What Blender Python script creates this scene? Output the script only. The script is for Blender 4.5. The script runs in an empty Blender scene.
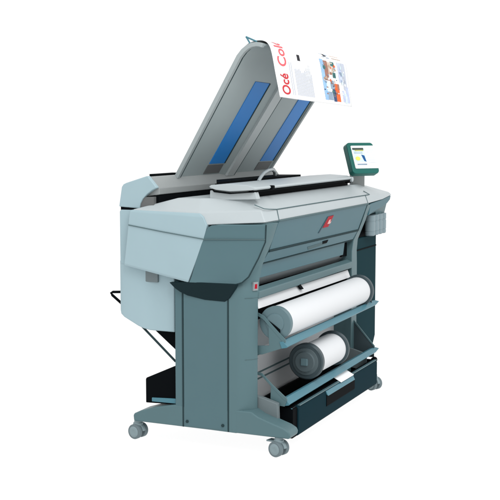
import bpy, bmesh, math, random
from mathutils import Vector, Matrix
random.seed(4)
scene = bpy.context.scene
COL = scene.collection

# ------------------------------------------------------------------ materials
def mat(name, rgb, rough=.45, spec=.35, vary=.03, scale=9.0, metal=0.0, coat=0.0):
    m = bpy.data.materials.new(name); m.use_nodes = True
    nt = m.node_tree; b = nt.nodes['Principled BSDF']
    b.inputs['Roughness'].default_value = rough
    b.inputs['Specular IOR Level'].default_value = spec
    b.inputs['Metallic'].default_value = metal
    b.inputs['Coat Weight'].default_value = coat
    tc = nt.nodes.new('ShaderNodeTexCoord')
    n = nt.nodes.new('ShaderNodeTexNoise'); n.inputs['Scale'].default_value = scale
    n.inputs['Detail'].default_value = 4
    nt.links.new(tc.outputs['Object'], n.inputs['Vector'])
    mx = nt.nodes.new('ShaderNodeMix'); mx.data_type = 'RGBA'
    mx.inputs['A'].default_value = (*[c*(1-vary) for c in rgb], 1)
    mx.inputs['B'].default_value = (*[min(1, c*(1+vary)) for c in rgb], 1)
    nt.links.new(n.outputs['Fac'], mx.inputs['Factor'])
    nt.links.new(mx.outputs['Result'], b.inputs['Base Color'])
    n2 = nt.nodes.new('ShaderNodeTexNoise'); n2.inputs['Scale'].default_value = 900
    nt.links.new(tc.outputs['Object'], n2.inputs['Vector'])
    bp = nt.nodes.new('ShaderNodeBump'); bp.inputs['Strength'].default_value = .03
    bp.inputs['Distance'].default_value = .0005
    nt.links.new(n2.outputs['Fac'], bp.inputs['Height'])
    nt.links.new(bp.outputs['Normal'], b.inputs['Normal'])
    return m

M = {
 'light':  mat('pale blue grey paint', (.305,.418,.458), .4, .3),
 'cover':  mat('light grey cover paint', (.395,.44,.455), .38, .3),
 'slate':  mat('slate blue grey paint', (.074,.140,.158), .42, .25),
 'slate2': mat('slate front cover paint', (.050,.130,.158), .42, .22),
 'column': mat('grey blue column paint', (.083,.150,.165), .42, .25),
 'rail':   mat('teal rail coating', (.062,.185,.235), .38, .3),
 'teal':   mat('dark teal cabinet paint', (.008,.033,.041), .5, .01),
 'wedge': mat('near black collar plastic', (.007,.019,.023), .45, .08),
 'drawer': mat('deep teal drawer plastic', (.006,.024,.033), .5, .01),
 'black':  mat('black plastic', (.003,.004,.005), .6, .02),
 'seam':   mat('dark seam', (.02,.04,.045), .7, .1),
 'gap':    mat('grey seam', (.09,.14,.15), .7, .1),
 'grey':   mat('mid grey plastic', (.27,.29,.29), .45, .25),
 'board':  mat('document tray grey', (.31,.365,.37), .42, .25),
 'ridge':  mat('light grey ridge', (.44,.48,.485), .42, .25),
 'rim':    mat('document tray rim', (.30,.34,.345), .42, .25),
 'patch':  mat('dark grey label and recess shade', (.12,.125,.125), .5, .2),
 'blue':   mat('blue plastic strip', (.022,.20,.56), .4, .15),
 'inner':  mat('inner sheet metal', (.50,.52,.535), .42, .25),
 'bracket': mat('grey bracket', (.15,.185,.195), .45, .2),
 'inner2': mat('inner grey guide plate', (.24,.27,.285), .42, .3),
 'hub':    mat('grey blue roll flange', (.10,.165,.185), .42, .3),
 'hubdark':mat('dark grey roll flange', (.045,.066,.075), .42, .25),
 'hubmid': mat('grey roll hub', (.085,.115,.125), .42, .25),
 'paper':  mat('white paper', (.86,.865,.87), .7, .1, .01),
 'green':  mat('teal green bezel', (.006,.115,.095), .35, .3),
 'red':    mat('red print', (.55,.008,.02), .5, .2),
 'logored': mat('dark red print', (.36,.006,.018), .5, .1),
 'rollpaper': mat('white roll paper', (.66,.675,.69), .8, .1, .01),
 'red2':   mat('light red print', (.75,.10,.12), .5, .2),
 'pink':   mat('pale logo mark', (.7,.4,.38), .5, .2),
 'pole':   mat('grey logo pole', (.03,.06,.08), .5, .2),
 'castor': mat('grey castor plastic', (.20,.265,.285), .42, .3),
 'tyre':   mat('grey castor tyre', (.13,.17,.185), .55, .2),
 'bottle': mat('grey ink bottle', (.20,.265,.29), .4, .3),
 'ink':    mat('print grey', (.50,.54,.62), .7, .1),
 'inkdark':mat('print black', (.03,.03,.035), .7, .1),
}
def flat(name, rgb): 
    M[name] = mat('print '+name, rgb, .6, .1, .35, 22)
for nm, c in {'sky blue':(.30,.50,.78),'brown':(.33,.16,.12),'orange':(.80,.13,.03),'navy':(.04,.07,.16),'sand':(.60,.50,.42),
              'teal green':(.05,.16,.16),'steel':(.25,.33,.42),'lavender':(.52,.58,.80),'tan':(.50,.36,.27),'yellow':(.78,.74,.16),
              'screen grey':(.07,.09,.08),'deep blue':(.02,.10,.28),'pale blue':(.62,.76,.88),'olive':(.45,.45,.14), 'pale grey':(.62,.66,.70)}.items():
    flat(nm, c)

# ------------------------------------------------------------------ helpers
class MB:
    """collects shapes, then links them as one mesh object"""
    def __init__(s): s.v = []; s.f = []
    def add(s, vs, fs):
        o = len(s.v); s.v += [tuple(v) for v in vs]; s.f += [tuple(i+o for i in f) for f in fs]; return s
    def box(s, x0, x1, y0, y1, z0, z1):
        v = [(x,y,z) for x in (x0,x1) for y in (y0,y1) for z in (z0,z1)]
        return s.add(v, [(0,1,3,2),(4,6,7,5),(0,4,5,1),(2,3,7,6),(0,2,6,4),(1,5,7,3)])
    def prism(s, pts, x0, x1, axis='x'):
        """polygon of (y,z) along x, or (x,z) along y, or (x,y) along z"""
        n = len(pts)
        mk = {'x': lambda p,a:(a,p[0],p[1]), 'y': lambda p,a:(p[0],a,p[1]), 'z': lambda p,a:(p[0],p[1],a)}[axis]
        v = [mk(p,x0) for p in pts] + [mk(p,x1) for p in pts]
        f = [tuple(range(n)), tuple(range(2*n-1, n-1, -1))] + [(i,i+n,(i+1)%n+n,(i+1)%n) for i in range(n)]
        return s.add(v, f)
    def slab(s, pts, off):
        """3-D polygon thickened by the vector off"""
        n = len(pts); o = Vector(off)
        v = [Vector(p) for p in pts] + [Vector(p)+o for p in pts]
        return s.add(v, [tuple(range(n)), tuple(range(2*n-1, n-1, -1))] + [(i,i+n,(i+1)%n+n,(i+1)%n) for i in range(n)])
    def loft(s, rings, closed=True):
        n = len(rings[0]); v = [p for r in rings for p in r]; f = []
        for k in range(len(rings)-1):
            for i in range(n): f.append((k*n+i, k*n+(i+1)%n, (k+1)*n+(i+1)%n, (k+1)*n+i))
        if closed: f += [tuple(range(n-1,-1,-1)), tuple((len(rings)-1)*n+i for i in range(n))]
        return s.add(v, f)
    def lathe(s, prof, c, axis, seg=48, a0=0):
        """prof: (distance along axis, radius) pairs"""
        ax = Vector(axis).normalized(); u = ax.cross(Vector((0,0,1)) if abs(ax.z) < .9 else Vector((1,0,0))); u.normalize(); w = ax.cross(u)
        rings = [[Vector(c)+ax*d+(u*math.cos(2*math.pi*i/seg+a0)+w*math.sin(2*math.pi*i/seg+a0))*r for i in range(seg)] for d,r in prof]
        return s.loft(rings)
    def tube(s, pts, r, seg=8):
        pts = [Vector(p) for p in pts]; rings = []
        for i,p in enumerate(pts):
            d = (pts[min(i+1,len(pts)-1)]-pts[max(i-1,0)]).normalized()
            u = d.cross(Vector((.31,.17,.93))).normalized(); w = d.cross(u)
            rings.append([p+(u*math.cos(2*math.pi*k/seg)+w*math.sin(2*math.pi*k/seg))*r for k in range(seg)])
        return s.loft(rings)
    def build(s, name, m, parent=None, bevel=0.0, seg=2, ang=40, label=None):
        me = bpy.data.meshes.new(name); me.from_pydata(s.v, [], s.f)
        bm = bmesh.new(); bm.from_mesh(me); bmesh.ops.recalc_face_normals(bm, faces=bm.faces); bm.to_mesh(me); bm.free()
        for p in me.polygons: p.use_smooth = True
        me.set_sharp_from_angle(angle=math.radians(ang))
        me.materials.append(M[m])
        o = bpy.data.objects.new(name, me); COL.objects.link(o)
        if parent is not None: o.parent = parent
        if bevel:
            b = o.modifiers.new('bevel', 'BEVEL'); b.width = bevel; b.segments = seg; b.limit_method = 'ANGLE'
            b.angle_limit = math.radians(ang-5); b.harden_normals = True
        if label: o['label'] = label
        return o

def empty(name, label, cat, loc=(0,0,0)):
    o = bpy.data.objects.new(name, None); COL.objects.link(o); o.location = loc
    o.empty_display_size = .1; o['label'] = label; o['category'] = cat
    return o

def text_tris(body, size, offset=0.0):
    """letters as flat triangles in their own 2-D frame"""
    cu = bpy.data.curves.new('letters', 'FONT'); cu.body = body; cu.size = size; cu.offset = offset; cu.resolution_u = 6
    ob = bpy.data.objects.new('letters', cu); COL.objects.link(ob)
    me = bpy.data.meshes.new_from_object(ob.evaluated_get(bpy.context.evaluated_depsgraph_get()))
    v = [(p.co.x, p.co.y) for p in me.vertices]; f = [tuple(p.vertices) for p in me.polygons]
    bpy.data.objects.remove(ob); bpy.data.curves.remove(cu); bpy.data.meshes.remove(me)
    return v, f

# ------------------------------------------------------------------ the printer
P = empty('wide_format_printer', 'large blue grey wide format printer and scanner on castors with two paper rolls', 'printer')

# --- legs: core, smooth front column, side panel
core = MB().prism([(.002,.512),(.002,.2),(.07,.16),(.118,.2),(.118,.512)], .088, .778, 'z')
core = core.build('side_leg', 'slate', P, .006)
MB().box(-.001,.004,.240,.464,.096,.775).build('side_panel', 'slate', core, .003)
for y in (.469,.2345): MB().box(-.0005,.006,y-.0035,y+.0035,.09,.80).build('panel_seam', 'seam', core)
for y in (.447,.262):
    MB().lathe([(0,.0075),(.004,.007),(.0055,.004)], (-.001,y,.118), (-1,0,0), 16).build('screw', 'seam', core)
colL = [  # z, outer-rear edge (x,y), inner-front edge (x,y)
 (.088,(0,.197),(.080,.120)), (.30,(0,.197),(.080,.120)), (.43,(0,.197),(.080,.120)), (.715,(0,.197),(.082,.119)), (.76,(.002,.200),(.090,.118)), (.80,(.030,.192),(.103,.121)),
 (.86,(.050,.140),(.126,.117)), (.925,(.066,.108),(.149,.096)), (.975,(.070,.086),(.153,.077)), (1.058,(.069,.076),(.158,.051))]
rings = []
for z,(x0,y0),(x1,y1) in colL:
    xm, ym = x0+(x1-x0)*.62, y0+(y1-y0)*.85
    rings.append([(x0,y0,z),(x0+(xm-x0)*.45,y0+(ym-y0)*.55,z),(xm,ym,z),(x1,y1,z),(x1,.33,z),(max(x0,.004),.33,z)])
fc = MB().loft(rings).build('front_column', 'column', P, .004, ang=50)
for z in (.430,.715): MB().tube([(.0218,.1605,z),(.0492,.1312,z),(.081,.1193,z)], .0010).build('column_seam', 'gap', fc)
MB().slab([(.052,.1285,.787),(.078,.118,.787),(.073,.117,.748),(.047,.1285,.748)], (.004,.01,0)).build('sticker_plate', 'inner2', fc, .001)
MB().slab([(.057,.1255,.778),(.071,.120,.778),(.068,.119,.757),(.054,.1255,.757)], (.004,.01,0)).build('sticker', 'logored', fc, label='small red and white sticker')

core2 = MB().prism([(1.395,.512),(1.395,.2),(1.43,.16),(1.498,.2),(1.498,.512)], .088, .82, 'z').build('side_leg', 'slate', P, .006)
colR = [(.088,(1.39,.12),(1.487,.122)),(.72,(1.39,.12),(1.487,.122)),(.80,(1.39,.12),(1.487,.124)),(.86,(1.405,.116),(1.497,.122)),
        (.92,(1.427,.095),(1.505,.10)),(.97,(1.441,.077),(1.508,.08)),(1.060,(1.452,.051),(1.515,.052))]
MB().loft([[(a[0],a[1],z),(b[0],b[1],z),(b[0],.33,z),(a[0],.33,z)] for z,a,b in colR]).build('front_column', 'column', P, .004, ang=50)

# --- feet and castors
footprof = [(.738,.088),(.742,.118),(.735,.126),(.70,.143),(.62,.169),(.515,.190),(.30,.195),(.12,.196),(.085,.176),(.03,.158),(-.04,.136),(-.066,.122),(-.074,.106),(-.068,.088)]
def foot(x0, x1, sgn):
    o = MB().prism(footprof, x0, x1).build('foot', 'column', P, .008)
    return o
foot(.0005,.105,1)
MB().prism([p for p in footprof if p[0] > .08]+[(.05,.160),(.045,.088)], 1.395, 1.4995).build('foot', 'column', P, .008)
MB().prism([(.19,.15),(.19,.262),(.10,.245),(.026,.224),(.022,.120)], .086, .116).build('foot_bracket', 'bracket', P, .004)
MB().prism([(.19,.15),(.19,.262),(.10,.245),(.026,.224),(.022,.120)], 1.384, 1.394).build('foot_bracket', 'bracket', P, .004)

def castor(loc, yaw, brake):
    c = MB()
    c.lathe([(0,.024),(.016,.024),(.018,.019),(.030,.019)], (0,0,.060), (0,0,1), 24)
    hood = [(math.cos(a)*.040, .036+math.sin(a)*.040) for a in [math.radians(d) for d in range(5,176,10)]]
    hood = hood + [(p[0]*.45, .036+(p[1]-.036)*.45) for p in reversed(hood)]
    c.prism(hood, -.0095, .0095)
    if brake: c.slab([(-.02,.012,.064),(.02,.012,.064),(.02,.058,.062),(-.02,.058,.062)], (0,0,.008))
    c = c.build('castor', 'castor', P, .0025)
    for sx in (-1,1):
        w = MB().lathe([(.010,.020),(.011,.034),(.014,.036),(.031,.036),(.0345,.034),(.0345,.028)], (0,0,.036), (sx,0,0), 40).build('wheel', 'tyre', c)
        MB().lathe([(.028,.026),(.0350,.0265),(.0372,.024),(.0376,.010),(.0366,.008),(.0366,.004)], (0,0,.036), (sx,0,0), 40).build('wheel_cap', 'castor', c)
    c.location = loc; c.rotation_euler = (0,0,math.radians(yaw))
    return c
castor((.026,-.008,0), -14, True); castor((.030,.730,0), -10, False)
castor((1.475,.010,0), -20, True); castor((1.47,.70,0), -10, False)

# --- body: side cover, corner panel, top cover, front covers, wing
MB().loft([
  [(-.026,.762,.842),(-.026,.425,.779),(.02,.425,.779),(.02,.762,.842)],
  [(-.031,.762,.852),(-.031,.421,.789),(.02,.421,.789),(.02,.762,.852)],
  [(-.032,.737,1.037),(-.032,.338,.985),(.02,.338,.985),(.02,.737,1.037)],
  [(-.032,.732,1.08),(-.032,.326,1.046),(.02,.326,1.046),(.02,.732,1.08)],
  [(-.031,.728,1.100),(-.031,.345,1.085),(.02,.345,1.085),(.02,.728,1.100)],
  [(-.026,.725,1.107),(-.026,.365,1.101),(.02,.365,1.101),(.02,.725,1.107)],
  ]).build('side_cover', 'light', P, .004, ang=25)
cprow = [(.781,(-.0325,.418),(-.010,.198)),(.790,(-.0325,.413),(.004,.168)),(.815,(-.0325,.403),(.018,.142)),(.90,(-.0327,.375),(.045,.105)),(.972,(-.033,.349),(.066,.080)),
         (1.02,(-.033,.331),(.066,.0785)),(1.038,(-.0325,.319),(.066,.0777)),(1.0465,(-.030,.303),(.066,.077)),(1.0515,(-.012,.262),(.066,.077))]
MB().loft([[(l[0],l[1],z),(q[0],q[1],z),(q[0]+.05,q[1]+.03,z),(l[0]+.05,l[1]+.02,z)] for z,l,q in cprow]).build('corner_panel', 'slate', P, .003, ang=55)
MB().tube([(-.034,.735,1.036),(-.0345,.55,1.010),(-.0345,.345,.9845),(-.0345,.338,.984),(.0145,.210,.984),(.0645,.0785,.984)], .0022).build('body_seam', 'gap', P)
MB().tube([(.067,.074,1.050),(.0665,.0775,.972),(.046,.102,.900),(.019,.139,.815),(.005,.165,.790),(-.008,.193,.7805)], .0028).build('corner_seam', 'seam', P)

shell = MB()
A=[(-.028,.345,1.046),(-.024,.372,1.104),(.045,.392,1.165)]
B=[(.066,.077,1.0600),(.084,.105,1.113),(.105,.165,1.170)]
Cc=[(.160,.050,1.0650),(.172,.066,1.1135),(.185,.150,1.172)]
Dd=[(1.455,.050,1.0680),(1.452,.066,1.1135),(1.425,.150,1.172)]
E_=[(1.72,.046,1.078),(1.715,.068,1.112),(1.62,.17,1.168)]
F=[(1.945,.062,1.092),(1.938,.078,1.110),(1.80,.20,1.158)]
G=[(1.975,.20,1.092),(1.968,.215,1.110),(1.83,.30,1.158)]
H=[(1.975,.60,1.092),(1.968,.585,1.110),(1.83,.55,1.158)]
I=[(-.028,.722,1.05),(-.024,.720,1.108),(.06,.52,1.163)]
shell.loft([[q[k] for q in (A,B,Cc,Dd,E_,F,G,H,I)] for k in range(3)])
tc = shell.build('top_cover', 'cover', P, .006, 3, ang=20)
s = MB().tube([(.160,.0485,1.0635),(1.455,.0485,1.0665)], .0042)  # lip line: shadow under the front lip drawn as a thick dark tube
s.tube([(.066,.076,1.0587),(.160,.0487,1.0632)], .002)
s.tube([(.072,.135,1.140),(.09,.095,1.122),(.118,.082,1.1185),(.172,.0655,1.1155),(1.452,.0655,1.1155),(1.53,.066,1.1155),(1.52,.10,1.135)], .0022)
s.tube([(.172,.0655,1.1155),(.159,.0487,1.063)], .0018)
s.tube([(1.452,.0655,1.1155),(1.456,.0487,1.066)], .0018)
s.build('cover_seam_lip_shadow', 'gap', tc)

fp = MB().slab([(.162,.052,1.060),(1.447,.052,1.063),(1.4245,.0965,.922),(.1525,.0955,.927)], (0,.03,0)).build('front_cover', 'slate2', P, .003)
def onfp(x, z, off=.0):   # a point on the sloping front cover
    return (x, .052+(1.0615-z)/(1.0615-.9245)*.044-off, z)
lg = MB().slab([onfp(*p,.0025) for p in ((.836,1.036),(.915,1.038),(.880,.980),(.803,.980))], (0,.004,0)).build('logo', 'logored', fp, label='red flag logo with pale mark and grey pole')
MB().slab([onfp(*p,.0045) for p in ((.862,1.018),(.884,1.019),(.879,1.007),(.899,1.007),(.889,.996),(.851,.997))], (0,.003,0)).build('logo_mark', 'pink', lg)
MB().slab([onfp(*p,.0025) for p in ((.826,1.036),(.836,1.036),(.772,.956),(.757,.956))], (0,.004,0)).build('logo_pole', 'pole', lg)
s = MB().tube([(.1515,.097,.9235),(1.4255,.098,.9185)], .0058)
s.tube([(.156,.054,1.058),(.147,.096,.925),(.12,.119,.868)], .0022); s.tube([(1.450,.054,1.060),(1.428,.096,.920)], .0022)
s.build('front_seam', 'seam', fp)
hs = MB().slab([(.146,.098,.917),(1.4205,.099,.913),(1.395,.117,.868),(.122,.117,.869)], (0,.03,0)).build('lower_cover', 'slate2', P, .003)
MB().slab([(.665,.1055,.893),(.945,.1030,.902),(.945,.1095,.885),(.690,.1120,.876)], (0,.006,0)).build('handle_recess', 'gap', hs, .001)
MB().slab([(.870,.1005,.904),(.955,.1005,.905),(.945,.1055,.889),(.880,.1060,.889)], (0,.006,0)).build('handle_catch', 'black', hs, .001)
MB().tube([(.122,.119,.8655),(1.395,.119,.8645)], .003).build('cover_edge', 'seam', hs)
gp = MB().slab([(.10,.128,.862),(1.29,.128,.862),(1.29,.137,.790),(.10,.137,.797)], (0,.02,0)).build('guide_plate', 'slate2', P, .002)
MB().slab([(.08,.150,.797),(1.39,.150,.790),(1.39,.205,.735),(.08,.205,.745)], (0,.02,0)).build('recess_plate', 'inner2', P)
MB().box(.08,1.39,.205,.215,.73,.99).build('recess_back', 'black', P)
MB().box(1.30,1.388,.150,.16,.775,.88).build('recess_end', 'black', P)
MB().prism([(.115,.742),(.150,.757),(.150,.712),(.118,.706)], .083, 1.389).build('slot_rail', 'column', P, .005)
MB().slab([(.083,.134,.704),(1.36,.134,.698),(1.36,.118,.658),(.083,.118,.662)], (0,.003,0)).build('paper_web', 'rollpaper', P, label='white paper web fed up into the slot')
MB().slab([(.572,.120,.714),(.598,.117,.714),(.636,.112,.684),(.600,.112,.684)], (0,.01,0)).build('paper_guide', 'black', P, .002)
MB().box(.08,1.39,.150,.17,.60,.705).build('roll_bay_back', 'black', P)
bay = MB().box(.08,1.394,.225,.245,.09,.62).build('back_panel', 'inner', P)
MB().box(.08,1.394,.19,.226,.445,.60).build('bay_shelf', 'inner2', bay)
s = MB()
for z in (.395,.305,.275): s.box(.08,1.394,.221,.2265,z,z+.007)
s.build('panel_seam', 'gap', bay)

# right wing front, ink bottles, cabinet
MB().slab([(1.512,.054,1.064),(1.72,.050,1.076),(1.938,.065,1.090),(1.925,.066,1.064),(1.87,.066,1.046),(1.77,.064,1.030),(1.66,.063,1.018),(1.58,.062,1.010),(1.512,.064,.996)], (0,.20,0)).build('wing_cover', 'slate2', P, .005)
MB().slab([(1.50,.075,1.03),(1.925,.078,1.075),(1.885,.095,.955),(1.76,.095,.972),(1.74,.095,1.0),(1.56,.095,.985),(1.50,.095,.96)], (0,.25,0)).build('wing_side', 'column', P, .006)
MB().box(1.50,1.87,.14,.15,.862,1.0).build('bottle_recess', 'black', P)
for x in (1.650,1.720,1.790,1.860):
    b = MB().lathe([(0,.024),(.004,.029),(.020,.030),(.022,.028),(.026,.028),(.028,.030),(.078,.030),(.08,.028),(.086,.028),(.088,.030),(.12,.030)], (x,.100,.868), (0,0,1), 28)
    b.build('ink_bottle', 'bottle', P)
cab = MB().prism([(1.500,.205),(1.500,.862),(1.868,.862),(1.868,.245),(1.83,.197),(1.52,.197)], .132, .50, 'y').build('ink_cabinet', 'teal', P, .006)
MB().box(1.503,1.864,.1295,.14,.790,.797).build('cabinet_seam', 'black', cab)

# near black wedge below the body's lower edge
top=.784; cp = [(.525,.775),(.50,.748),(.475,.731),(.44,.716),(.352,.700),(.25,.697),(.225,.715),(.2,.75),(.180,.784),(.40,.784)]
MB().slab([(-.003-.026*(z-.696)/.088, y, z) for y,z in cp], (.03,0,0)).build('underside_wedge', 'wedge', P, .003)

# --- rear: housing, duct, gap, output frame
MB().prism([(.56,.845),(.798,.845),(.803,.86),(.803,1.095),(.797,1.105),(.60,1.105)], .0, 1.5).build('rear_cover', 'light', P, .006)
MB().prism([(.62,1.09),(.70,1.09),(.70,1.165),(.62,1.168)], .006, 1.49).build('rear_recess', 'patch', P)  # block in a darker grey, the recess's shade put into its colour
MB().prism([(.702,1.09),(.797,1.09),(.797,1.125),(.702,1.125)], .004, 1.49).build('rear_gap', 'black', P)
MB().prism([(.805,1.118),(.789,1.212),(.780,1.224),(.765,1.231),(.66,1.263),(.648,1.266),(.599,1.211),(.625,1.199),(.652,1.180),(.675,1.158),(.688,1.136),(.694,1.112)], -.001, .026).build('rear_end_cap', 'light', P, .005)
rt = MB().prism([(.78,1.15),(.775,1.226),(.655,1.261),(.642,1.261),(.601,1.208),(.601,1.178)], .027, 1.50).build('rear_top', 'grey', P, .004)
MB().prism([(.605,1.10),(.605,1.174),(.66,1.174),(.66,1.10)], .03, 1.49).build('rear_gap', 'black', P)
MB().box(.11,.34,.668,.70,1.250,1.270).build('rear_slit', 'black', rt)
MB().box(.62,1.22,.5985,.61,1.170,1.204).build('feed_opening', 'black', rt)
dct = MB().loft([[(x0,y,zb),(x0,y,.862),(1.495,y,.862),(1.495,y,zb)] for y,x0,zb in ((.525,.026,.531),(.625,.022,.532),(.655,.014,.534),(.685,.006,.542),(.71,.003,.552),(.785,.003,.589),(.803,.006,.603),(.812,.014,.625))]).build('rear_duct', 'light', P, .006, ang=50)
MB().box(.010,.04,.605,.688,.765,.85).build('duct_latch', 'bracket', dct, .003)
MB().tube([(.03,.800,.640),(.03,.866,.688),(.03,.872,.697),(.03,.862,.703),(.03,.800,.707)], .0065).build('rear_handle', 'black', P)
for x in (.025,1.45): MB().tube([(x,.700,.548),(x,.520,.392)], .0055).build('basket_strut', 'seam', P)
MB().prism([(.645,.531),(.54,.531),(.535,.445)], .05, 1.44).build('basket_cloth', 'black', P)
od = MB().prism([(.681,.180),(.681,.296),(.676,.302),(.52,.373),(.50,.373),(.50,.186)], .020, 1.40).build('output_bin', 'black', P, .004)
MB().prism([(.645,.190),(.645,.209),(.515,.216),(.515,.192)], .014, .03).build('bin_rail', 'rail', od, .002)

# --- scanner: pedestal, lid, document trough
MB().prism([(.360,1.155),(.357,1.202),(.13,1.200),(.118,1.165)], .066, .105).build('scanner_pedestal', 'cover', P, .004)
MB().box(.11,1.45,.17,.345,1.160,1.203).build('scan_slot', 'black', P)
lid = MB()
prof = [(.356,1.211),(.363,1.219),(.352,1.226),(.25,1.234),(.145,1.228),(.118,1.220),(.114,1.213),(.122,1.206),(.16,1.203),(.25,1.198),(.33,1.204)]
def ring(x, sc, dz=0): return [(x, .24+(y-.24)*sc, 1.215+(z-1.215)*(.35+.65*sc)+dz) for y,z in prof]
lid.loft([ring(.052,.86),ring(.058,.95),ring(.07,1),ring(1.33,1),ring(1.375,.96),ring(1.392,.82)])
lid = lid.build('scanner_lid', 'cover', P, .002)
e = MB().loft([[(x, .24+(y-.24)*sc, 1.2035+(z-1.2035)) for y,z in ((.352,1.208),(.34,1.201),(.25,1.194),(.15,1.199),(.12,1.204),(.13,1.196),(.25,1.187),(.34,1.194))] for x,sc in ((.051,.9),(.075,1.0),(1.36,1.0))]).build('lid_gap_strip', 'black', lid)  # black strip along the gap under the lid
MB().box(.215,.245,.106,.135,1.203,1.222).build('lid_catch', 'black', lid, .004)
MB().lathe([(0,.014),(.012,.014),(.014,.010)], (1.385,.130,1.206), (0,-1,0), 24).build('lid_knob', 'cover', lid)
MB().box(1.372,1.41,.135,.16,1.185,1.222).build('lid_hinge', 'black', lid, .003)
MB().prism([(.18,.375),(.43,.50),(1.20,.50),(1.245,.375)], 1.195, 1.234, 'z').build('document_trough', 'black', P)


MB().tube([(.63,.362,1.220),(.67,.366,1.240),(.73,.375,1.258),(.82,.39,1.269),(.92,.41,1.270),(1.0,.43,1.258),(1.03,.44,1.235)], .009, 12).build('lid_arm', 'cover', P)

# --- document tray leaning forward above the rear housing
base = Vector((0,.637,1.247)); topp = Vector((0,.300,1.822))
path = [base + (topp-base)*k/10 for k in range(11)]
for y,z in ((.278,1.847),(.257,1.863),(.234,1.873),(.210,1.876),(.192,1.874),(.178,1.869)): path.append(Vector((0,y,z)))
def sag(x): return 1 - .036*max(0, min(1, (x-.27)/1.1))
def frame(i):
    d = (path[min(i+1,len(path)-1)]-path[max(i-1,0)]).normalized()
    return Vector((0,-d.z,d.y)) * 1.0     # side facing forwards and down
secs = [(.256,.006),(.262,.008),(.280,.007),(.282,0),(.50,0),(.745,0),(.765,.004),(.872,.018),(.884,.018),(.888,0),(1.10,0),(1.386,0),(1.388,.007),(1.405,.008),(1.412,.006)]
def tray_pt(x, i, d):
    f = i if isinstance(i, int) else int(i); r = 0 if isinstance(i, int) else i-f
    p = path[f] if r == 0 else path[f].lerp(path[f+1], r)
    n = frame(f)
    q = p + n*d
    lean = (.05 if x < .75 else .05+.05*min(1,(x-.75)/.12))*min(1, i/10) * min(1, max(0,(x-.27)/.3))
    x -= (x-.27)*.11*max(0, min(1, (i-10)/4))
    return (x+lean, q.y, 1.247+(q.z-1.247)*sag(x))
def tray_strip(x0, x1, d0, d1, i0, i1, steps=10):
    m = MB(); rings = []
    for k in range(steps+1):
        i = i0+(i1-i0)*k/steps; i = float(i)
        if abs(i-round(i)) < 1e-6: i = int(round(i))
        rings.append([tray_pt(x0,i,d1),tray_pt(x1,i,d1),tray_pt(x1,i,d0),tray_pt(x0,i,d0)])
    return m.loft(rings)
m = MB(); n = len(path)
front = [[tray_pt(x,i,d) for x,d in secs] + [tray_pt(x,i,-.010) for x,d in reversed(secs)] for i in range(n)]
tray = m.loft(front).build('document_tray', 'board', P, ang=30)
tray_strip(.2545,.281,-.010,.011,0,16,16).build('tray_rim', 'rim', tray, .004, ang=30)
tray_strip(1.387,1.414,-.010,.011,0,16,16).build('tray_rim', 'rim', tray, .004, ang=30)
tray_strip(.2815,.300,-.002,.0045,0,15,15).build('rim_seam', 'seam', tray)
tray_strip(.885,.897,-.002,.0186,0,13,13).build('board_seam', 'seam', tray)
tray_strip(.800,.884,.004,.0205,0,13,13).build('board_ridge', 'ridge', tray)
for x0,x1 in ((.545,.715),(1.18,1.355)):
    tray_strip(x0,x1,-.002,.0035,1.1,8.3).build('blue_strip', 'blue', tray)
    tray_strip(x1,x1+.012,-.002,.005,1.1,8.3).build('strip_edge', 'seam', tray)
    tray_strip(x0-.005,x1+.005,-.002,.003,.2,.98,3).build('strip_label', 'patch', tray)
MB().tube([(.275,.213,1.889),(.272,.268,1.913),(.272,.262,1.906),(.272,.238,1.868)], .0042).build('wire_clip', 'rail', tray)

# --- roll holders: rails and arms
def holder(xl, zl, arm, hole=None):
    a = MB()
    a.slab([(xl,y,z) for y,z in arm], (.008,0,0)); 
    return a
ru = MB().loft([[(x,-.016,z0),(x,-.020,z0+.006),(x,.004,z1),(x,.022,z1-.004),(x,.010,z0-.006)] for x,z0,z1 in ((.098,.487,.515),(.13,.488,.519),(1.41,.500,.523),(1.462,.511,.521))]).build('holder_rail', 'rail', P, .002)
rl = MB().loft([[(x,-.016,z0),(x,-.020,z0+.006),(x,.004,z1),(x,.022,z1-.004),(x,.010,z0-.006)] for x,z0,z1 in ((.125,.212,.242),(.15,.213,.245),(1.42,.228,.252),(1.472,.239,.249))]).build('holder_rail', 'rail', P, .002)
def arm(pts, x, m='column', nm='holder_arm', w=.006, bev=.001): return MB().slab([(x,y,z) for y,z in pts], (w,0,0)).build(nm, m, P, bev)
arm([(.155,.650),(.10,.628),(-.008,.524),(-.010,.512),(.004,.512),(.106,.612),(.155,.636)], .100)
arm([(.078,.585),(.006,.516),(-.010,.500),(.004,.484),(.108,.446),(.155,.440),(.155,.484),(.074,.490)], .101, 'column')
arm([(.15,.358),(.117,.354),(.062,.302),(-.008,.246),(-.010,.234),(.004,.234),(.07,.294),(.118,.340),(.15,.346)], .118)
arm([(.072,.306),(.066,.298),(-.010,.240),(.004,.206),(.062,.210),(.075,.214)], .119, 'column')
MB().tube([(.12,.118,.226),(.12,.100,.212),(.12,.070,.206),(.12,.03,.206)], .006).build('holder_hook', 'column', P)
arm([(.15,.650),(.10,.630),(-.004,.530),(-.004,.515),(.15,.60)], 1.375, 'hubdark')
arm([(.16,.425),(.125,.400),(.0,.262),(.0,.195),(.16,.195)], 1.44, 'hubdark')
arm([(.165,.432),(.128,.410),(-.004,.262),(-.004,.250),(.124,.392),(.165,.418)], 1.437, 'column')

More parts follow.
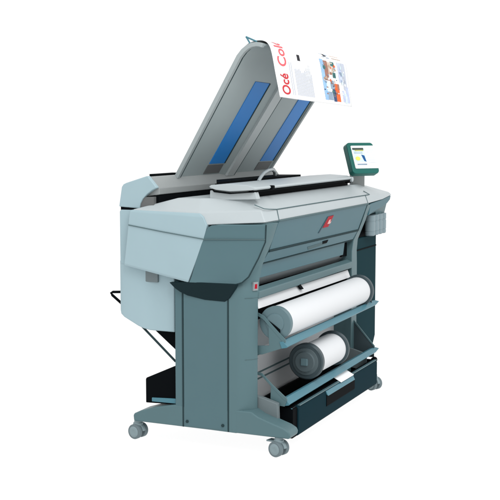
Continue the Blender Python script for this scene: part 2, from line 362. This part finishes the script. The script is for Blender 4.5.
# --- bottom drawer
dr = MB().loft([[(x,y0,z0) for x,y0,z0 in r] for r in (
   [(.165,-.018,.045),(1.385,-.018,.045),(1.385,.20,.045),(.165,.20,.045)],
   [(.150,-.026,.060),(1.402,-.026,.060),(1.402,.20,.060),(.150,.20,.060)],
   [(.150,-.026,.186),(1.402,-.026,.186),(1.402,.20,.186),(.150,.20,.186)],
   [(.150,-.012,.192),(1.402,-.012,.192),(1.402,.20,.192),(.150,.20,.192)],
   [(.160,.0,.192),(1.392,.0,.192),(1.392,.19,.192),(.160,.19,.192)],
   [(.160,.0,.07),(1.392,.0,.07),(1.392,.19,.07),(.160,.19,.07)])])
dr = dr.build('bottom_drawer', 'black', P, .003)
MB().loft([[(x,-.027,.050),(x,-.033,.058),(x,-.033,.178),(x,-.027,.190),(x,-.010,.193),(x,-.010,.050)] for x in (.205,1.400)]).build('drawer_front', 'drawer', dr, .004)
MB().lathe([(0,.010),(.002,.013),(.05,.013),(.07,.010)], (.153,-.012,.178), (1,0,0), 16).build('drawer_roller', 'hubmid', dr)
MB().lathe([(0,.005),(.002,.0135),(.010,.0135)], (.151,-.012,.178), (1,0,0), 16).build('roller_cap', 'rail', dr)
MB().lathe([(0,.010),(.004,.016),(.026,.016),(.032,.010)], (1.385,-.014,.190), (1,0,0), 20).build('drawer_cap', 'black', dr)
MB().box(.222,1.39,-.0325,-.02,.1905,.1955).build('drawer_edge', 'slate', dr)
MB().box(.575,1.005,-.0365,-.03,.108,.170).build('handle_recess', 'black', dr, .003)
MB().slab([(.575,-.045,.162),(.985,-.045,.162),(.985,-.034,.184),(.575,-.034,.184)], (0,.010,.004)).build('drawer_handle', 'rail', dr, .003)
MB().slab([(.775,-.040,.189),(.975,-.040,.189),(.975,.010,.215),(.775,.010,.215)], (0,0,.003)).build('drawer_tag', 'paper', dr, .001)

# --- touch panel on its post
hd = Vector((.80,-.60,0)); nrm = Vector((-.60,-.80,0)); tl = math.radians(24)
up = (Vector((0,0,1))*math.cos(tl) - nrm*math.sin(tl)).normalized(); face = hd.cross(up).normalized()
if face.dot(nrm) < 0: face = -face
UC = Vector((1.566,.1185,1.3225))
def uip(a, b, d=0): return UC + hd*a + up*b + face*d
def rrect(w0, w1, h0, h1, r, corners):
    pts = []
    for (cx,cy,a0,on) in ((w1-r,h1-r,0,corners[0]),(w0+r,h1-r,90,corners[1]),(w0+r,h0+r,180,corners[2]),(w1-r,h0+r,270,corners[3])):
        rr = r if on else r*.25
        ccx = cx+(r-rr)*(1 if cx>0 else -1); ccy = cy+(r-rr)*(1 if cy>0 else -1)
        for k in range(7): 
            a = math.radians(a0+15*k); pts.append((ccx+rr*math.cos(a), ccy+rr*math.sin(a)))
    return pts
HW, HH = .092, .096
post = MB().loft([[tuple(Vector((1.655,.175,z))+hd*a+nrm*b) for a,b in ((-.045,.0),(.045,.0),(.045,-.03),(-.045,-.03))] for z in (1.10,1.36)]).build('panel_post', 'grey', P, .006)
ui = MB().slab([uip(a,b) for a,b in rrect(-HW,HW,-HH,HH,.022,(1,1,1,1))], tuple(face*-.045)).build('touch_panel', 'green', P, .006)
scr = MB().slab([uip(a,b,.0035) for a,b in rrect(-.070,.0915,-.066,.074,.006,(1,1,1,1))], tuple(face*-.006)).build('screen', 'paper', ui, .001, label='white touch screen with a coloured preview and status text')
def uibar(a0,a1,b0,b1,m,nm,d=.0045): return MB().slab([uip(a0,b0,d),uip(a1,b0,d),uip(a1,b1,d),uip(a0,b1,d)], tuple(face*-.002)).build(nm, m, scr)
uibar(-.064,.016,-.030,.060,'pale blue','preview_picture',.0042)
uibar(-.064,.012,.047,.060,'screen grey','title_bar'); uibar(-.050,.010,.040,.047,'olive','title_strip')
s = MB()
for b in (.031,.024): s.slab([uip(-.058,b,.0046),uip(.0,b,.0046),uip(.0,b+.003,.0046),uip(-.058,b+.003,.0046)], tuple(face*-.002))
s.build('screen_text', 'steel', scr)
MB().slab([uip(-.040+.017*math.cos(t*.45),-.006+.013*math.sin(t*.45),.0048) for t in range(14)], tuple(face*-.002)).build('yellow_blob', 'yellow', scr)
MB().slab([uip(a,b,.0049) for a,b in ((-.012,.018),(.008,.012),(.014,-.026),(.0,-.022),(-.006,-.004))], tuple(face*-.002)).build('blue_shape', 'deep blue', scr)
uibar(-.052,.014,-.046,-.038,'steel','status_line')
s = MB()
for k,(b,w) in enumerate(((.060,.03),(.045,.05),(.032,.04),(.012,.055),(-.004,.045),(-.018,.05),(-.032,.055))):
    s.slab([uip(.030,b,.0046),uip(.030+w,b,.0046),uip(.030+w,b+.0035,.0046),uip(.030,b+.0035,.0046)], tuple(face*-.002))
s.build('screen_text', 'pale grey', scr)

# ------------------------------------------------------------------ paper rolls (lifted out of their holders)
RU = Vector((.112,.050,.594))
r = empty('paper_roll', 'wide white paper roll in the upper holder with a grey blue end flange', 'paper roll', (RU.x,RU.y,RU.z-.08)); r['group'] = 'paper rolls in the front holders'
def sub(mb, o): mb.v = [tuple(Vector(v)-o.location) for v in mb.v]; return mb
sub(MB().lathe([(0,.07),(.0,.0755),(1.135,.0755),(1.135,.06)], RU+Vector((.035,0,0)), (1,0,0), 96), r).build('paper', 'rollpaper', r, ang=50)
fl = sub(MB().lathe([(.0,.045),(-.0,.058),(.002,.0755),(.005,.078),(.030,.078),(.035,.075)], RU, (1,0,0), 72), r).build('flange', 'hub', r, ang=30)
sub(MB().lathe([(-.004,.008),(-.006,.038),(-.004,.044),(.0,.046)], RU, (1,0,0), 48), r).build('flange_hub', 'hub', fl, ang=30)
sub(MB().slab([(RU.x-.009,RU.y+.052,RU.z+.010),(RU.x-.009,RU.y+.042,RU.z+.022),(RU.x-.009,RU.y-.030,RU.z-.026),(RU.x-.009,RU.y-.028,RU.z-.046),(RU.x-.009,RU.y-.012,RU.z-.044)], (.006,0,0)), r).build('flange_latch', 'black', fl)
fr = sub(MB().lathe([(1.171,.072),(1.173,.084),(1.179,.088),(1.200,.088),(1.206,.083),(1.206,.03)], RU, (1,0,0), 72), r).build('flange', 'hubdark', r, ang=30, label='dark ring flange at the far end of the roll')
RLc = Vector((.475,.040,.348))
r2 = empty('paper_roll', 'short white paper roll in the lower holder between two dark grey flanges', 'paper roll', (RLc.x,RLc.y,RLc.z-.1)); r2['group'] = 'paper rolls in the front holders'
sub(MB().lathe([(0,.06),(0,.078),(.335,.078),(.335,.06)], RLc+Vector((.04,0,0)), (1,0,0), 96), r2).build('paper', 'rollpaper', r2, ang=50)
fl = sub(MB().lathe([(-.002,.062),(0,.070),(.0,.084),(.006,.090),(.03,.090),(.042,.085),(.044,.075)], RLc, (1,0,0), 72), r2).build('flange', 'hubdark', r2, ang=30)
sub(MB().lathe([(-.014,.030),(-.014,.048),(-.006,.052),(-.004,.066),(.0,.068)], RLc, (1,0,0), 56), r2).build('flange_hub', 'hubmid', fl, ang=30)
sub(MB().box(RLc.x-.022,RLc.x-.010,RLc.y-.018,RLc.y+.018,RLc.z-.018,RLc.z+.018), r2).build('hub_square', 'hub', fl, .004)
sub(MB().lathe([(.375,.076),(.377,.087),(.381,.091),(.398,.091),(.403,.086),(.403,.03)], RLc, (1,0,0), 72), r2).build('flange', 'hubdark', r2, ang=30)

# ------------------------------------------------------------------ printed sheet hanging over the tray's top edge
po = empty('printed_sheet', 'white printed sheet with red lettering and photographs draped over the top of the document tray', 'poster', (.8,.17,1.91))
pp = [(.330,1.815),(.300,1.856),(.262,1.883),(.225,1.896),(.196,1.897),(.172,1.890),(.158,1.877),(.149,1.860),(.141,1.835),(.133,1.800),(.122,1.745),(.110,1.690),(.100,1.645),(.095,1.620)]
X0, X1 = .285, 1.345
# arc length along the hanging side, measured from the lower edge upwards
cum = [0.0]
rp = list(reversed(pp))
for a,b in zip(rp, rp[1:]): cum.append(cum[-1]+math.hypot(b[0]-a[0], b[1]-a[1]))
def sheet(u, v, d=0.0):
    """u: 0..1 along the sheet's width, v: metres up from the hanging edge"""
    v = max(0, min(cum[-1]-1e-6, v)); k = 0
    while cum[k+1] < v: k += 1
    t = (v-cum[k])/(cum[k+1]-cum[k]); a, b = rp[k], rp[k+1]
    y = a[0]+(b[0]-a[0])*t; z = a[1]+(b[1]-a[1])*t
    L = math.hypot(b[0]-a[0], b[1]-a[1]); ny, nz = -(b[1]-a[1])/L, (b[0]-a[0])/L
    x = X0+(X1-X0)*u; z = 1.247+(z-1.247)*(1-.034*u)
    hang = max(0, 1-v/.28)
    y += .008*math.sin(u*5.0+.6)*hang + .024*hang*u
    z += .012*(1-u)*hang
    return Vector((x, y+ny*d, z+nz*d))-po.location
def gridsheet():
    m = MB(); nu, nv = 40, 44; V = cum[-1]
    rows = [[sheet(i/nu, V*j/nv) for i in range(nu+1)] for j in range(nv+1)]
    vs = [p for r_ in rows for p in r_]
    fs = [(j*(nu+1)+i, j*(nu+1)+i+1, (j+1)*(nu+1)+i+1, (j+1)*(nu+1)+i) for j in range(nv) for i in range(nu)]
    return m.add(vs, fs)
sh = gridsheet().build('sheet', 'paper', po, ang=80)
so = sh.modifiers.new('thick', 'SOLIDIFY'); so.thickness = .0012; so.offset = 0
def patch(items, m, nm, d=.0016):
    """flat printed rectangles (u0,u1,v0,v1) lying on the sheet"""
    mb = MB()
    for u0,u1,v0,v1 in items:
        k = max(1, int((v1-v0)/.02)); h = max(1, int((u1-u0)/.03)); vs = []; fs = []
        for j in range(k+1):
            for i in range(h+1): vs.append(sheet(u0+(u1-u0)*i/h, v0+(v1-v0)*j/k, d))
        for j in range(k):
            for i in range(h): fs.append((j*(h+1)+i, j*(h+1)+i+1, (j+1)*(h+1)+i+1, (j+1)*(h+1)+i))
        mb.add(vs, fs)
    return mb.build(nm, m, sh, ang=80)
def lettering(body, size, v0, u_base, m, nm, off=0.0, stretch=1.0):
    """letters running upwards, their tops towards the sheet's left edge"""
    v, f = text_tris(body, size, off); mb = MB()
    mb.add([sheet(u_base - y/(X1-X0), v0 + x*stretch, .0018) for x,y in v], f)
    return mb.build(nm, m, sh, ang=80)
lettering('Océ', .150, .016, .150, 'red', 'headline', .0030, .42)
lettering('Color', .150, .158, .150, 'red2', 'headline', .0025, .50)
patch([(.185+.022*k, .185+.022*k+.006, .02, .19) for k in range(2)], 'ink', 'text_block')
patch([(.248+.0135*k, .248+.0135*k+.006, .022, .165-.022*random.random()) for k in range(16)], 'ink', 'text_block')
patch([(.385+.013*k, .385+.013*k+.004, .10, .20-.03*random.random()) for k in range(5)], 'pale grey', 'text_block')
patch([(.300,.335,.206,.238)], 'inkdark', 'print_mark')
G0 = .52
patch([(.60,.645,.02,.245)], 'sky blue', 'photo'); patch([(.645,.70,.130,.240)], 'brown', 'photo'); patch([(.70,.775,.165,.235)], 'sand', 'photo')
patch([(.755,.80,.150,.180)], 'teal green', 'photo'); patch([(.745,.80,.215,.240)], 'teal green', 'photo'); patch([(.645,.70,.075,.125)], 'pale blue', 'photo')
patch([(.70,.755,.085,.120),(.645,.715,.022,.068)], 'steel', 'photo'); patch([(.765,.825,.018,.118)], 'orange', 'photo'); patch([(.72,.762,.016,.085)], 'navy', 'photo')
patch([(.80,.83,.085,.118)], 'brown', 'photo',.0019)
patch([(.66,.70,.262,.29),(.715,.76,.258,.285)], 'steel', 'photo'); patch([(.69,.73,.268,.288)], 'inkdark', 'photo',.0019)
patch([(.80,.93,.262,.288)], 'tan', 'photo')
patch([(.845,.90,.130,.245),(.93,.975,.018,.11),(.87,.90,.02,.085)], 'lavender', 'photo'); patch([(.905,.96,.09,.245)], 'ink', 'photo'); patch([(.90,.93,.012,.07)], 'pale blue','photo')

def motif(u, v, du, dv, m, nm, d):
    n = random.choice((3,4,5,6)); a0 = random.random()*6
    MB().add([sheet(u+du*.5*math.cos(a0+6.2832*i/n)*random.uniform(.5,1.1), v+dv*.5*math.sin(a0+6.2832*i/n)*random.uniform(.5,1.1), d) for i in range(n)], [tuple(range(n))]).build(nm, m, sh)
for k in range(46):     # small motifs within the printed photographs
    u = .605+random.random()*.20; v = .025+random.random()*.20
    motif(u, v, .012+random.random()*.035, .008+random.random()*.022, random.choice(['sky blue','brown','orange','navy','sand','teal green','steel','pale blue','paper','tan']), 'photo_motif', .0021+k*.00004)
for k in range(18):
    u = .85+random.random()*.10; v = .03+random.random()*.19
    motif(u, v, .012+random.random()*.025, .01+random.random()*.03, random.choice(['pale blue','paper','steel','ink','lavender']), 'photo_motif', .0021+k*.00004)

# ------------------------------------------------------------------ surface and light
fm = bpy.data.materials.new('white translucent floor'); fm.use_nodes = True  # floor made translucent so light from below washes out contact shadows
nt = fm.node_tree; nt.nodes.clear()
out = nt.nodes.new('ShaderNodeOutputMaterial'); mix = nt.nodes.new('ShaderNodeMixShader'); mix.inputs[0].default_value = .1
tr = nt.nodes.new('ShaderNodeBsdfTranslucent'); tr.inputs[0].default_value = (.97,.97,.97,1)
df = nt.nodes.new('ShaderNodeBsdfDiffuse'); df.inputs[0].default_value = (.92,.92,.92,1)
nt.links.new(tr.outputs[0], mix.inputs[1]); nt.links.new(df.outputs[0], mix.inputs[2]); nt.links.new(mix.outputs[0], out.inputs[0])
M['floor'] = fm
fl = MB().add([(-60,-60,0),(60,-60,0),(60,60,0),(-60,60,0)], [(0,1,2,3)]).build('floor', 'floor')
fl['kind'] = 'structure'

w = bpy.data.worlds.new('World'); scene.world = w; w.use_nodes = True
bg = w.node_tree.nodes['Background']; bg.inputs['Color'].default_value = (1,1,1,1); bg.inputs['Strength'].default_value = 1.1

def area(name, loc, target, size, power, col=(1,1,1)):
    l = bpy.data.lights.new(name, 'AREA'); l.shape = 'SQUARE'; l.size = size; l.energy = power; l.color = col
    o = bpy.data.objects.new(name, l); COL.objects.link(o); o.location = loc
    o.rotation_euler = (Vector(target)-Vector(loc)).to_track_quat('-Z','Y').to_euler()
    return o
area('key_softbox', (-2.0,-2.4,4.8), (.6,.3,1.0), 2.8, 150)

cam = bpy.data.cameras.new('camera'); cam.sensor_width = 36; cam.lens = 1127.509/500*36; cam.clip_end = 300
co = bpy.data.objects.new('camera', cam); COL.objects.link(co)
ex = Vector((.41026434,.09492391,-.90701302)); ey = Vector((-.91196665,.0427032,-.40803587)); ez = Vector((0,.99456819,.10408704))
Rm = Matrix((ex, ey, ez)).to_4x4()      # rows: where the world axes lie in the camera's frame
co.matrix_world = Matrix.Translation((-4.60578402,-1.94738766,1.46924847)) @ Rm
scene.camera = co
vs = scene.view_settings; vs.view_transform = 'Standard'; vs.look = 'None'; vs.exposure = 0; vs.gamma = 1
scene.cycles.max_bounces = 8
